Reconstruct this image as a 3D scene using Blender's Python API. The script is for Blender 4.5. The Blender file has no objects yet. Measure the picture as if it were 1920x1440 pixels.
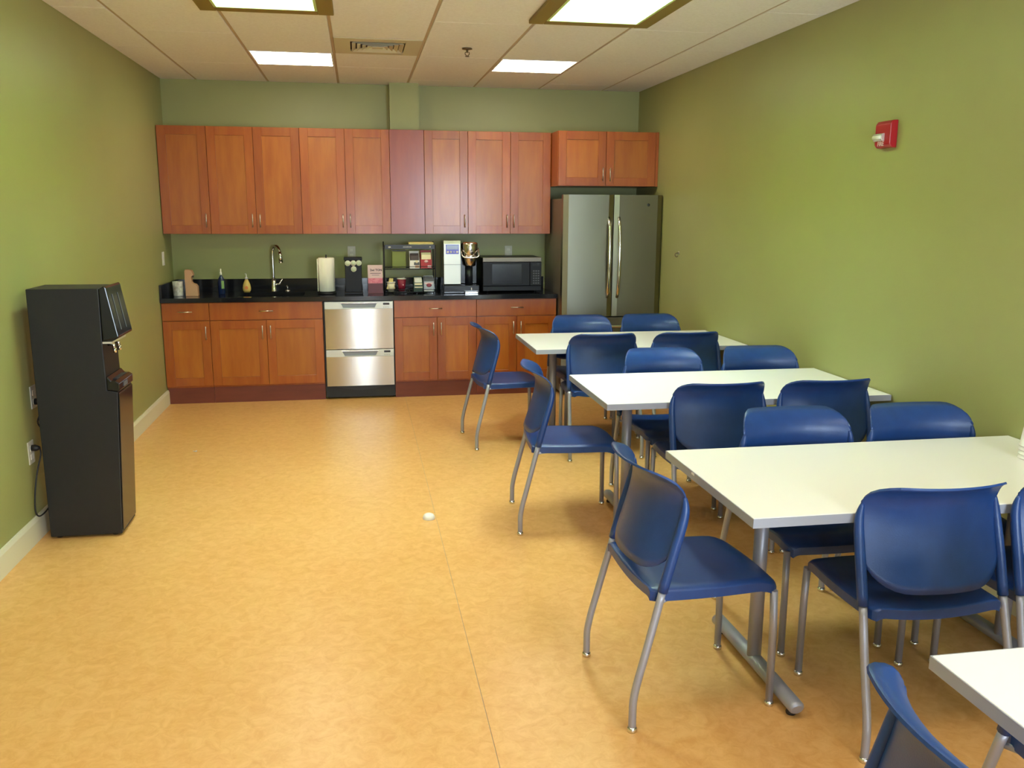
import bpy, bmesh, math, random
from mathutils import Vector, Matrix
random.seed(7)
C = bpy.context.scene.collection
PI = math.pi

# ------------------------------------------------------------------ camera
FPX, YAW, PITCH, ROLL = 1637.9, 0.1729, 0.1967, 0.0044
cam = bpy.data.cameras.new('camera'); cam.sensor_width = 36.0; cam.sensor_fit = 'HORIZONTAL'
cam.lens = 36.0 * FPX / 1920.0; cam.clip_start = 0.05
camo = bpy.data.objects.new('camera', cam); C.objects.link(camo)
fwd = Vector((math.sin(YAW)*math.cos(PITCH), math.cos(YAW)*math.cos(PITCH), -math.sin(PITCH)))
rgt = Vector((math.cos(YAW), -math.sin(YAW), 0)); upv = rgt.cross(fwd)
r2 = math.cos(ROLL)*rgt + math.sin(ROLL)*upv; u2 = -math.sin(ROLL)*rgt + math.cos(ROLL)*upv
M = Matrix((r2, u2, -fwd)).transposed().to_4x4(); M.translation = Vector((1.6535, -8.3476, 1.6568))
camo.matrix_world = M
bpy.context.scene.camera = camo

# ------------------------------------------------------------------ light
SKY_STRENGTH = 35.0
LAMP_STRENGTH = 14.0
SKYLIGHT_STRENGTH = 38.0
EXPOSURE = 0.0
sc = bpy.context.scene
w = bpy.data.worlds.new('daylight'); sc.world = w; w.use_nodes = True
bg = w.node_tree.nodes['Background']; bg.inputs[0].default_value = (0.72, 0.86, 1.0, 1); bg.inputs[1].default_value = SKY_STRENGTH
vs = sc.view_settings; vs.view_transform = 'Standard'; vs.look = 'None'; vs.gamma = 1; vs.exposure = EXPOSURE
vs.use_curve_mapping = False

# room measures (metres): x from the left wall, y = 0 at the kitchen wall, z up
W, H, YR = 4.328, 2.764, -10.0

# ------------------------------------------------------------------ materials
def lin(c): return tuple(((v/255)/12.92 if v/255 <= .04045 else ((v/255+.055)/1.055)**2.4) for v in c) + (1,)
MATS = {}
def mat(name, col, rough=.5, metal=0, coat=0, spec=.5, var=None, scale=6, stretch=(1,1,1), bump=0, bscale=60, emis=0, trans=0, aniso=0, rnd=0, detail=5, alpha=1):
    m = bpy.data.materials.new(name); m.use_nodes = True; nt = m.node_tree; N = nt.nodes; L = nt.links
    b = N['Principled BSDF']
    b.inputs['Roughness'].default_value = rough; b.inputs['Metallic'].default_value = metal
    b.inputs['Coat Weight'].default_value = coat; b.inputs['Coat Roughness'].default_value = .16
    b.inputs['Specular IOR Level'].default_value = spec
    b.inputs['Transmission Weight'].default_value = trans; b.inputs['Alpha'].default_value = alpha
    c = lin(col); b.inputs['Base Color'].default_value = c
    tc = N.new('ShaderNodeTexCoord'); mp = N.new('ShaderNodeMapping'); mp.inputs['Scale'].default_value = stretch
    L.new(tc.outputs['Object'], mp.inputs['Vector'])
    if var:
        n = N.new('ShaderNodeTexNoise'); n.inputs['Scale'].default_value = scale; n.inputs['Detail'].default_value = detail
        n.inputs['Roughness'].default_value = .6
        L.new(mp.outputs[0], n.inputs['Vector'])
        r = N.new('ShaderNodeValToRGB'); r.color_ramp.elements[0].position = .32; r.color_ramp.elements[1].position = .68
        r.color_ramp.elements[0].color = lin(var); r.color_ramp.elements[1].color = c
        L.new(n.outputs[0], r.inputs[0]); out = r.outputs[0]
        if rnd:
            oi = N.new('ShaderNodeObjectInfo'); mr = N.new('ShaderNodeMapRange'); mr.inputs[3].default_value = 1-rnd; mr.inputs[4].default_value = 1+rnd
            L.new(oi.outputs['Random'], mr.inputs[0])
            hs = N.new('ShaderNodeHueSaturation'); L.new(mr.outputs[0], hs.inputs['Value']); L.new(out, hs.inputs['Color']); out = hs.outputs[0]
            ad = N.new('ShaderNodeVectorMath'); ad.operation = 'ADD'; L.new(mp.outputs[0], ad.inputs[0])
            sc_ = N.new('ShaderNodeMath'); sc_.operation = 'MULTIPLY'; sc_.inputs[1].default_value = 37
            L.new(oi.outputs['Random'], sc_.inputs[0]); L.new(sc_.outputs[0], ad.inputs[1]); L.new(ad.outputs[0], n.inputs['Vector'])
        L.new(out, b.inputs['Base Color'])
    if bump:
        n2 = N.new('ShaderNodeTexNoise'); n2.inputs['Scale'].default_value = bscale; n2.inputs['Detail'].default_value = 4
        L.new(mp.outputs[0], n2.inputs['Vector'])
        bp = N.new('ShaderNodeBump'); bp.inputs['Strength'].default_value = bump; bp.inputs['Distance'].default_value = .004
        L.new(n2.outputs[0], bp.inputs['Height']); L.new(bp.outputs[0], b.inputs['Normal'])
    if aniso:
        b.inputs['Anisotropic'].default_value = aniso; b.inputs['Anisotropic Rotation'].default_value = .25
        tg = N.new('ShaderNodeTangent'); tg.direction_type = 'RADIAL'; tg.axis = 'Z'
        L.new(tg.outputs[0], b.inputs['Tangent'])
    if emis:
        b.inputs['Emission Color'].default_value = c; b.inputs['Emission Strength'].default_value = emis
    MATS[name] = m; return m
mat('wall', (161,162,105), .42, bump=.10, bscale=140, var=(157,158,101), scale=1.5, spec=.4)
mat('ceil', (244,242,240), .9, bump=.35, bscale=180, var=(235,232,229), scale=60)
mat('tee', (190,170,145), .6)
# marbled linoleum
m = mat('lino', (226,170,102), .30, var=(216,156,86), scale=2.2, bump=.05, bscale=25, spec=.45, detail=9)
nt = m.node_tree
n = nt.nodes.new('ShaderNodeTexNoise'); n.inputs['Scale'].default_value = 20; n.inputs['Detail'].default_value = 10; n.inputs['Distortion'].default_value = .8
n.inputs['Roughness'].default_value = .7
tc = [x for x in nt.nodes if x.type == 'TEX_COORD'][0]; nt.links.new(tc.outputs['Object'], n.inputs['Vector'])
rp = nt.nodes.new('ShaderNodeValToRGB'); rp.color_ramp.elements[0].position = .36; rp.color_ramp.elements[1].position = .62
rp.color_ramp.elements[0].color = lin((210,152,82)); rp.color_ramp.elements[1].color = lin((236,190,124))
nt.links.new(n.outputs[0], rp.inputs[0])
mx = nt.nodes.new('ShaderNodeMixRGB'); mx.inputs[0].default_value = .5
old = [l for l in nt.links if l.to_socket.name == 'Base Color'][0].from_socket
nt.links.new(old, mx.inputs[1]); nt.links.new(rp.outputs[0], mx.inputs[2])
nt.links.new(mx.outputs[0], nt.nodes['Principled BSDF'].inputs['Base Color'])
mat('basebd', (222,216,190), .45)
mat('wood', (170,92,24), .34, var=(154,72,18), scale=5, stretch=(3,3,.45), spec=.4, coat=.35, rnd=.10, bump=.02, bscale=30)
mat('woodpanel', (178,104,28), .34, var=(162,85,20), scale=5, stretch=(3,3,.4), spec=.4, coat=.35, rnd=.08, bump=.02, bscale=30)
mat('woodred', (156,70,32), .30, var=(140,56,25), scale=5, stretch=(3,3,.4), coat=.3, rnd=.05)
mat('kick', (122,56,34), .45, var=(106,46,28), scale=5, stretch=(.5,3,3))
mat('granite', (16,17,20), .12, var=(30,31,34), scale=180, spec=.5)
mat('steel', (190,186,178), .18, metal=1, aniso=.9)
mat('fridgesteel', (142,140,126), .36, metal=1, aniso=.7)
mat('fridgeside', (128,122,112), .45, metal=.4)
mat('chrome', (225,225,225), .12, metal=1)
mat('nickel', (205,200,190), .28, metal=1)
mat('silverpaint', (160,160,170), .38, metal=.35)
mat('blackgloss', (14,14,17), .15)
mat('blackmatte', (21,22,26), .5, var=(17,18,21), scale=30)
mat('blackgrey', (34,35,39), .4)
mat('screen', (26,26,28), .15)
mat('blueplastic', (28,64,124), .36, bump=.12, bscale=320, var=(25,58,116), scale=20)
mat('laminate', (243,240,232), .34, spec=.5)
mat('edge', (152,154,164), .45)
mat('white', (240,238,230), .5)
mat('offwhite', (226,222,208), .5)
mat('paper', (244,240,222), .85, bump=.2, bscale=200)
mat('red', (168,22,34), .3)
mat('redcup', (134,28,48), .45)
mat('redbox', (170,38,38), .5)
mat('tan', (196,150,112), .5)
mat('marble', (236,232,222), .3, var=(128,122,114), scale=18, detail=3)
mat('navyglass', (20,34,70), .15)
mat('greenlabel', (130,168,96), .5)
mat('yellowsoap', (222,190,104), .25)
mat('orange', (220,130,60), .5)
mat('podlid', (196,206,176), .5)
mat('pink', (232,196,194), .5)
mat('pinkdeep', (214,96,122), .5, var=(236,150,160), scale=60)
mat('maroon', (112,60,70), .5)
mat('ink', (60,40,52), .6)
mat('cream', (238,226,188), .6)
mat('yellow', (228,208,130), .6)
mat('greenbox', (44,72,52), .5)
mat('greybox', (176,180,190), .5)
mat('brownbox', (74,56,50), .5)
mat('oliveblock', (132,142,70), .6)
mat('wellgreen', (204,230,156), .5)
mat('wellframe', (136,120,58), .5)
mat('ventplate', (206,198,170), .55)
mat('dark', (20,20,20), .7)
mat('plate', (206,202,186), .45)
mat('brass', (120,104,82), .4, metal=.8)
mat('copperhead', (214,206,198), .16, metal=1)
mat('silverpanel', (196,196,186), .35, metal=.4)
mat('bluescreen', (70,66,170), .3, emis=.28)
mat('softblack', (13,13,15), .42, spec=.25)
mat('lampwhite', (255,244,222), .5, emis=LAMP_STRENGTH)
mat('skywhite', (232,244,255), .5, emis=SKYLIGHT_STRENGTH)
mat('rubber', (40,34,32), .6)
mat('greyprint', (90,92,96), .6)
mat('clearstrobe', (225,225,220), .12, metal=.55)
# window pane: mostly clear, a little mirror
g = bpy.data.materials.new('pane'); g.use_nodes = True; nt = g.node_tree; nt.nodes.clear()
o_ = nt.nodes.new('ShaderNodeOutputMaterial'); a_ = nt.nodes.new('ShaderNodeBsdfTransparent'); b_ = nt.nodes.new('ShaderNodeBsdfGlossy')
x_ = nt.nodes.new('ShaderNodeMixShader'); x_.inputs[0].default_value = .07; b_.inputs['Roughness'].default_value = .02
nt.links.new(a_.outputs[0], x_.inputs[1]); nt.links.new(b_.outputs[0], x_.inputs[2]); nt.links.new(x_.outputs[0], o_.inputs[0]); MATS['pane'] = g

# ------------------------------------------------------------------ mesh helpers
def B(): return bmesh.new()
def merge(bm, t):
    vm = {v: bm.verts.new(v.co) for v in t.verts}
    for f in t.faces:
        try:
            nf = bm.faces.new([vm[v] for v in f.verts]); nf.smooth = f.smooth
        except ValueError: pass
    t.free(); return bm
def box(bm, x0, x1, y0, y1, z0, z1, bev=0, seg=2, rot=None):
    t = bmesh.new(); bmesh.ops.create_cube(t, size=1)
    for v in t.verts:
        v.co = Vector(((x0+x1)/2 + v.co.x*(x1-x0), (y0+y1)/2 + v.co.y*(y1-y0), (z0+z1)/2 + v.co.z*(z1-z0)))
    if bev: bmesh.ops.bevel(t, geom=t.edges[:], offset=bev, segments=seg, affect='EDGES', profile=.5)
    if rot:
        c = Vector(((x0+x1)/2, (y0+y1)/2, (z0+z1)/2))
        bmesh.ops.rotate(t, verts=t.verts, cent=c, matrix=Matrix.Rotation(rot[0], 3, rot[1]))
    return merge(bm, t)
def prism(bm, pts, a0, a1, axis='y', bev=0):
    """closed polygon swept from a0 to a1 along an axis; pts are the two other coordinates in order"""
    t = bmesh.new()
    def P(p, a): return (p[0], a, p[1]) if axis == 'y' else ((a, p[0], p[1]) if axis == 'x' else (p[0], p[1], a))
    va = [t.verts.new(P(p, a0)) for p in pts]; vb = [t.verts.new(P(p, a1)) for p in pts]
    t.faces.new(va); t.faces.new(vb)
    for i in range(len(pts)):
        j = (i+1) % len(pts); t.faces.new((va[i], va[j], vb[j], vb[i]))
    bmesh.ops.recalc_face_normals(t, faces=t.faces[:])
    if bev: bmesh.ops.bevel(t, geom=t.edges[:], offset=bev, segments=2, affect='EDGES', profile=.5)
    return merge(bm, t)
def smooth_path(pts, n=4):
    P = [Vector(p) for p in pts]; out = []
    for i in range(len(P)-1):
        p0 = P[max(i-1, 0)]; p1 = P[i]; p2 = P[i+1]; p3 = P[min(i+2, len(P)-1)]
        for k in range(n):
            t = k/n
            out.append(.5*((2*p1) + (p2-p0)*t + (2*p0-5*p1+4*p2-p3)*t*t + (3*p1-p0-3*p2+p3)*t**3))
    out.append(P[-1]); return out
def tube(bm, pts, r, seg=10, n=0, caps=True, squash=1):
    P = smooth_path(pts, n) if n else [Vector(p) for p in pts]
    R = r if isinstance(r, (list, tuple)) else [r]*len(P)
    if len(R) != len(P):
        R = [R[min(int(i/(len(P)-1)*(len(R)-1)), len(R)-2)]*(1-(i/(len(P)-1)*(len(R)-1)) % 1 if i < len(P)-1 else 0) +
             R[min(int(i/(len(P)-1)*(len(R)-1)), len(R)-2)+1]*((i/(len(P)-1)*(len(R)-1)) % 1 if i < len(P)-1 else 1) for i in range(len(P))]
    t = bmesh.new(); rings = []; prev = None
    for i, p in enumerate(P):
        d = (P[min(i+1, len(P)-1)] - P[max(i-1, 0)]).normalized()
        if prev is None:
            a = Vector((0,0,1)) if abs(d.z) < .9 else Vector((0,1,0))
            u = d.cross(a).normalized()
        else: u = (prev - d*prev.dot(d)).normalized()
        prev = u; v = d.cross(u)
        rings.append([t.verts.new(p + R[i]*(math.cos(2*PI*k/seg)*u + squash*math.sin(2*PI*k/seg)*v)) for k in range(seg)])
    for a, b in zip(rings, rings[1:]):
        for k in range(seg):
            f = t.faces.new((a[k], a[(k+1) % seg], b[(k+1) % seg], b[k])); f.smooth = True
    if caps: t.faces.new(rings[0][::-1]); t.faces.new(rings[-1])
    bmesh.ops.recalc_face_normals(t, faces=t.faces[:])
    return merge(bm, t)
def lathe(bm, prof, c=(0,0,0), seg=20, axis='z', sq=1):
    t = bmesh.new(); rings = []
    for r, z in prof:
        ring = []
        for k in range(seg):
            a = 2*PI*k/seg; p = Vector((r*math.cos(a), sq*r*math.sin(a), z))
            if axis == 'y': p = Vector((p.x, -p.z, p.y))
            elif axis == 'x': p = Vector((p.z, p.x, p.y))
            ring.append(t.verts.new(p + Vector(c)))
        rings.append(ring)
    for a, b in zip(rings, rings[1:]):
        for k in range(seg):
            f = t.faces.new((a[k], a[(k+1) % seg], b[(k+1) % seg], b[k])); f.smooth = True
    t.faces.new(rings[0]); t.faces.new(rings[-1])
    bmesh.ops.recalc_face_normals(t, faces=t.faces[:])
    return merge(bm, t)
def shell(bm, fn, us, vs_, th, mode='n'):
    """closed solid around a sheet fn(u,v); th thickness along the normal or straight down"""
    nu, nv = len(us), len(vs_); P = [[Vector(fn(u, v)) for v in vs_] for u in us]; t = bmesh.new()
    def nrm(i, j):
        a = P[min(i+1, nu-1)][j] - P[max(i-1, 0)][j]; b = P[i][min(j+1, nv-1)] - P[i][max(j-1, 0)]
        c = a.cross(b); return c.normalized() if c.length > 1e-9 else Vector((0,0,1))
    if mode == 'n':
        A = [[t.verts.new(P[i][j] + nrm(i,j)*th/2) for j in range(nv)] for i in range(nu)]
        D = [[t.verts.new(P[i][j] - nrm(i,j)*th/2) for j in range(nv)] for i in range(nu)]
    else:
        A = [[t.verts.new(P[i][j]) for j in range(nv)] for i in range(nu)]
        D = [[t.verts.new(P[i][j] - Vector((0,0,th))) for j in range(nv)] for i in range(nu)]
    for i in range(nu-1):
        for j in range(nv-1):
            f = t.faces.new((A[i][j], A[i+1][j], A[i+1][j+1], A[i][j+1])); f.smooth = True
            f = t.faces.new((D[i][j], D[i][j+1], D[i+1][j+1], D[i+1][j])); f.smooth = True
    for i in range(nu-1):
        for j in (0, nv-1):
            f = t.faces.new((A[i][j], D[i][j], D[i+1][j], A[i+1][j])); f.smooth = False
    for j in range(nv-1):
        for i in (0, nu-1):
            f = t.faces.new((A[i][j], A[i][j+1], D[i][j+1], D[i][j])); f.smooth = False
    bmesh.ops.recalc_face_normals(t, faces=t.faces[:])
    return merge(bm, t)

ORG = {}
def thing(name, label, cat, loc=(0,0,0), rotz=0, group=None):
    o = bpy.data.objects.new(name, None); C.objects.link(o); o.empty_display_size = .1
    o.location = loc; o.rotation_euler = (0,0,rotz); o['label'] = label; o['category'] = cat
    if group: o['group'] = group
    ORG[o] = Vector(loc); return o
def obj(name, bm, m, parent=None, label=None):
    """link the shape, given in room coordinates, as one mesh object (a part when it has a parent)"""
    org = ORG.get(parent, Vector((0,0,0)))
    if org.length > 0: bmesh.ops.translate(bm, verts=bm.verts, vec=-org)
    bmesh.ops.remove_doubles(bm, verts=bm.verts, dist=1e-6)
    me = bpy.data.meshes.new(name); bm.to_mesh(me); bm.free()
    me.materials.append(MATS[m])
    o = bpy.data.objects.new(name, me); C.objects.link(o)
    if parent: o.parent = parent; ORG[o] = org
    else: ORG[o] = Vector((0,0,0))
    if label: o['label'] = label
    return o
def tag(o, label, cat, group=None):
    o['label'] = label; o['category'] = cat
    if group: o['group'] = group
    return o
def solo(name, bm, m, loc, label, cat, group=None):
    """a thing that is one mesh, origin at its base"""
    bmesh.ops.translate(bm, verts=bm.verts, vec=-Vector(loc))
    o = obj(name, bm, m); o.location = loc; ORG[o] = Vector(loc); return tag(o, label, cat, group)
def struct(name, bm, m, parent=None):
    o = obj(name, bm, m, parent)
    if not parent: o['kind'] = 'structure'
    return o
def copy_tree(o, parent=None):
    c = o.copy(); C.objects.link(c); c.parent = parent
    for ch in list(o.children): copy_tree(ch, c)
    return c
def text_mesh(name, s, size, m, parent, loc, rot, align='CENTER', bold=0):
    cu = bpy.data.curves.new(name, 'FONT'); cu.body = s; cu.size = size; cu.align_x = align; cu.align_y = 'CENTER'; cu.extrude = .0006; cu.offset = bold
    cu.resolution_u = 2
    t = bpy.data.objects.new(name, cu); me = bpy.data.meshes.new_from_object(t); bpy.data.objects.remove(t)
    o = bpy.data.objects.new(name, me); C.objects.link(o); me.materials.clear(); me.materials.append(MATS[m])
    o.parent = parent; o.location = Vector(loc) - ORG.get(parent, Vector((0,0,0))); o.rotation_euler = rot
    return o

# ------------------------------------------------------------------ the room
fl = struct('floor', box(B(), 0, W, YR, 0, -.1, -.003), 'tee')
SEAM = 2.03
obj('linoleum_sheet', box(B(), 0, SEAM-.0012, YR, 0, -.003, 0), 'lino', fl)
obj('linoleum_sheet', box(B(), SEAM+.0012, W, YR, 0, -.003, 0), 'lino', fl)
struct('wall_left', box(B(), -.12, 0, YR-.12, .12, -.1, H+.9), 'wall')
struct('wall_right', box(B(), W, W+.12, YR-.12, .12, -.1, H+.9), 'wall')
struct('wall_back', box(B(), 0, W, 0, .12, -.1, H+.9), 'wall')
# rear wall behind the camera; glazed door and window added for daylight
DX0, DX1, DZ = 1.30, 2.20, 2.08
WX0, WX1, WZ0, WZ1 = 2.90, 4.22, .80, 2.40
b = B()
box(b, 0, DX0, YR-.12, YR, -.1, H+.9); box(b, DX0, DX1, YR-.12, YR, DZ, H+.9); box(b, DX1, WX0, YR-.12, YR, -.1, H+.9)
box(b, WX0, WX1, YR-.12, YR, -.1, WZ0); box(b, WX0, WX1, YR-.12, YR, WZ1, H+.9); box(b, WX1, W, YR-.12, YR, -.1, H+.9)
struct('wall_rear', b, 'wall')
def glazing(name, x0, x1, z0, z1, ncol, fw):
    y0, y1 = YR-.08, YR-.03
    b = B(); box(b, x0, x0+fw, y0, y1, z0, z1); box(b, x1-fw, x1, y0, y1, z0, z1)
    box(b, x0, x1, y0, y1, z0, z0+fw); box(b, x0, x1, y0, y1, z1-fw, z1)
    f = struct(name, b, 'white')
    wd = (x1-x0-2*fw)/ncol
    for k in range(ncol):
        if k: obj('mullion', box(B(), x0+fw+k*wd-.02, x0+fw+k*wd+.02, y0, y1, z0+fw, z1-fw), 'white', f)
        obj('pane', box(B(), x0+fw+k*wd, x0+fw+(k+1)*wd, YR-.058, YR-.052, z0+fw, z1-fw), 'pane', f)
    return f
dr = glazing('door_added', DX0, DX1, 0, DZ, 1, .28)  # added door; wide stiles slim the glass to narrow its reflected streak
obj('door_handle', tube(B(), [(DX0+.06, YR-.03, .95), (DX0+.06, YR+.03, .95), (DX0+.18, YR+.03, .95)], .01), 'nickel', dr)
glazing('window_added', WX0, WX1, WZ0, WZ1, 2, .06)  # added window, lights the room from behind the camera
for (x0, x1, z0, z1) in ((DX0+.28, DX1-.28, .28, DZ-.28), (WX0, WX1, WZ0, WZ1)):
    la = bpy.data.lights.new('daylight_portal', 'AREA'); la.shape = 'RECTANGLE'; la.size = x1-x0; la.size_y = z1-z0
    la.cycles.is_portal = True
    lo = bpy.data.objects.new('daylight_portal', la); C.objects.link(lo)
    lo.location = ((x0+x1)/2, YR-.10, (z0+z1)/2); lo.rotation_euler = (PI/2, 0, 0)     # shines towards +y
def baseboard(name, pts, a0, a1, axis): return struct(name, prism(B(), pts, a0, a1, axis), 'basebd')
baseboard('baseboard_left', [(0,0),(.016,0),(.016,.105),(.008,.125),(0,.125)], YR, -.56, 'y')
baseboard('baseboard_right', [(W,0),(W-.016,0),(W-.016,.105),(W-.008,.125),(W,.125)], YR, -.85, 'y')
b = B()
for a, c in ((.016, DX0), (DX1, W-.016)): prism(b, [(YR,0),(YR+.016,0),(YR+.016,.105),(YR+.008,.125),(YR,.125)], a, c, 'x')
struct('baseboard_rear', b, 'basebd')
struct('wall_pipe_chase', box(B(), 1.965, 2.225, -.16, 0, 2.36, H), 'wall')

# suspended ceiling: backing with openings, tee bars and tiles
GX = [0, .30, .91, 1.52, 2.13, 2.74, 3.35, 3.96, W]
SKY = [(1.19, -3.60), (3.05, -3.60)]
LAMPS = [(1.215, -1.275), (3.045, -1.275), (1.215, -6.6), (3.045, -6.6)]  # last two are unseen, added to light the camera end
VENT = (1.825, -1.885)
HS = .262        # half of a skylight opening
ce = struct('ceiling', B(), 'tee') if False else None
b = B()
for i in range(len(GX)-1):                     # backing slab, left open at each light well and lamp
    x0, x1 = GX[i], GX[i+1]
    cuts = []
    for cx, cy in SKY:
        if x0 <= cx <= x1: cuts.append((cy-.58, cy+.58))
    for cx, cy in LAMPS:
        if x0 <= cx <= x1: cuts.append((cy-.305, cy+.305))
    y = YR
    for c0, c1 in sorted(cuts):
        box(b, x0, x1, y, c0, H+.012, H+.03); y = c1
    box(b, x0, x1, y, 0, H+.012, H+.03)
box(b, 0, W, YR, 0, H+.86, H+.9)
ce = struct('ceiling', b, 'tee')
for x in GX[1:-1]:
    segs = [(YR, 0)]
    obj('tee_bar', box(B(), x-.009, x+.009, YR, 0, H+.001, H+.012), 'tee', ce)
for i in range(len(GX)-1):
    x0, x1 = GX[i]+(.010 if i else .002), GX[i+1]-(.010 if i < len(GX)-2 else .002)
    holes = []
    for cx, cy in SKY:
        if GX[i] <= cx <= GX[i+1]: holes.append((cy-.58, cy+.58))
    for cx, cy in LAMPS:
        if GX[i] <= cx <= GX[i+1]: holes.append((cy-.305, cy+.305))
    if GX[i] <= VENT[0] <= GX[i+1]: holes.append((VENT[1]-.305, VENT[1]+.305))
    y = 0; spans = []
    start = -.97 if i % 2 else -1.58
    stops = sorted([-.97-1.22*k - (0 if i % 2 else .61) for k in range(-1, 8)] , reverse=True)
    for h0, h1 in sorted(holes, reverse=True):
        spans.append((h1, y)); y = h0
    spans.append((YR, y))
    for s0, s1 in spans:
        cs = [s1] + [q for q in stops if s0+.25 < q < s1-.25] + [s0]
        if s1-s0 < 1.5: cs = [s1, s0]
        for ya, yb in zip(cs, cs[1:]):
            t = box(B(), x0, x1, yb+.0025, ya-.0025, H-.004, H+.010, .002, 1)
            obj('ceiling_tile', t, 'ceil', ce)

def troffer(cx, cy, label):
    t = thing('ceiling_light', label, 'ceiling light', (cx, cy, H), 0, 'recessed square ceiling lights')
    s = .295; b = B()
    for (a, c, d, e) in ((-s,-s+.012,-s,s), (s-.012,s,-s,s), (-s+.012,s-.012,-s,-s+.012), (-s+.012,s-.012,s-.012,s)):
        box(b, cx+a, cx+c, cy+d, cy+e, H-.006, H+.05)
    obj('frame', b, 'white', t)
    # gently domed diffuser lens
    def f(u, v): return (cx+u, cy+v, H-.002 - .010*math.cos(u/.283*PI/2)*math.cos(v/.283*PI/2))
    g = [-.283+.566*k/8 for k in range(9)]
    obj('diffuser', shell(B(), f, g, g, .004), 'lampwhite', t)
    obj('housing', box(B(), cx-.29, cx+.29, cy-.29, cy+.29, H+.05, H+.09), 'white', t)
troffer(*LAMPS[0], 'bright square ceiling light panel nearest the sink corner')
troffer(*LAMPS[1], 'bright square ceiling light panel in front of the refrigerator')
troffer(*LAMPS[2], 'added square ceiling light panel over the open floor, out of frame')  # this panel and the next are added fixtures for room light
troffer(*LAMPS[3], 'added square ceiling light panel over the third table, out of frame')
def skylight(cx, cy, label):
    t = thing('skylight_well', label, 'skylight', (cx, cy, H), 0, 'framed light wells in the ceiling')
    ox, oy, ix, iy = .365, .635, HS, HS+.27; b = B(); z0, z1 = H-.028, H-.0045; kx, ky = ix+.015, iy+.015
    box(b, cx-ox, cx-kx, cy-oy, cy+oy, z0, z1, .003, 1); box(b, cx+kx, cx+ox, cy-oy, cy+oy, z0, z1, .003, 1)
    box(b, cx-kx, cx+kx, cy-oy, cy-ky, z0, z1, .003, 1); box(b, cx-kx, cx+kx, cy+ky, cy+oy, z0, z1, .003, 1)
    obj('frame', b, 'wellframe', t)
    b = B(); h = .50
    box(b, cx-kx, cx-ix, cy-ky, cy+ky, H-.027, H+h); box(b, cx+ix, cx+kx, cy-ky, cy+ky, H-.027, H+h)
    box(b, cx-ix, cx+ix, cy-ky, cy-iy, H-.027, H+h); box(b, cx-ix, cx+ix, cy+iy, cy+ky, H-.027, H+h)
    obj('shaft', b, 'wellgreen', t)
    obj('glazing', box(B(), cx-kx, cx+kx, cy-ky, cy+ky, H+h, H+h+.02), 'skywhite', t)
skylight(*SKY[0], 'olive framed light well in the ceiling above the open floor')
skylight(*SKY[1], 'olive framed light well in the ceiling above the tables')
# air vent
vx, vy = VENT
t = thing('air_vent', 'beige square ceiling air vent with louvred centre', 'air vent', (vx, vy, H))
b = B(); o, i = .293, .185
for (a, c, d, e) in ((-o,-i,-o,o), (i,o,-o,o), (-i,i,-o,-i), (-i,i,i,o)): box(b, vx+a, vx+c, vy+d, vy+e, H-.006, H+.004, .001, 1)
obj('plate', b, 'ventplate', t)
obj('duct', box(B(), vx-i, vx+i, vy-i, vy+i, H+.006, H+.011), 'dark', t)
for k, s in enumerate((.175, .140, .105, .070)):
    b = B(); zt, zb = H+.004, H-.012
    for ang in range(4):
        tb = bmesh.new(); q = s-.026
        pts = [(-s, s, zb), (s, s, zb), (q, q, zt), (-q, q, zt)]
        vv = [tb.verts.new(p) for p in pts] + [tb.verts.new((p[0], p[1], p[2]+.002)) for p in pts]
        for fc in ((0,1,2,3), (7,6,5,4), (0,4,5,1), (1,5,6,2), (2,6,7,3), (3,7,4,0)): tb.faces.new([vv[x] for x in fc])
        bmesh.ops.rotate(tb, verts=tb.verts, cent=(0,0,0), matrix=Matrix.Rotation(ang*PI/2, 3, 'Z'))
        bmesh.ops.translate(tb, verts=tb.verts, vec=(vx, vy, 0)); merge(b, tb)
    obj('louvre', b, 'ventplate', t)
obj('centre_plate', box(B(), vx-.036, vx+.036, vy-.036, vy+.036, H-.012, H-.008), 'ventplate', t)
# sprinkler
sx, sy = 2.44, -1.97
t = thing('sprinkler_head', 'small brass fire sprinkler hanging from the ceiling', 'sprinkler', (sx, sy, H))
obj('escutcheon', lathe(B(), [(.001,-.004),(.034,-.006),(.036,-.012),(.030,-.014),(.012,-.016)], (sx,sy,H), 20), 'brass', t)
b = B(); tube(b, [(sx,sy,H-.014),(sx,sy,H-.035)], .008); tube(b, [(sx-.012,sy,H-.03),(sx-.014,sy,H-.045),(sx,sy,H-.058)], .003, n=3, seg=6); tube(b, [(sx+.012,sy,H-.03),(sx+.014,sy,H-.045),(sx,sy,H-.058)], .003, n=3, seg=6)
obj('frame_arms', b, 'brass', t)
obj('deflector', lathe(B(), [(.002,-.056),(.014,-.058),(.015,-.061),(.002,-.062)], (sx,sy,H), 14), 'brass', t)

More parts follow.
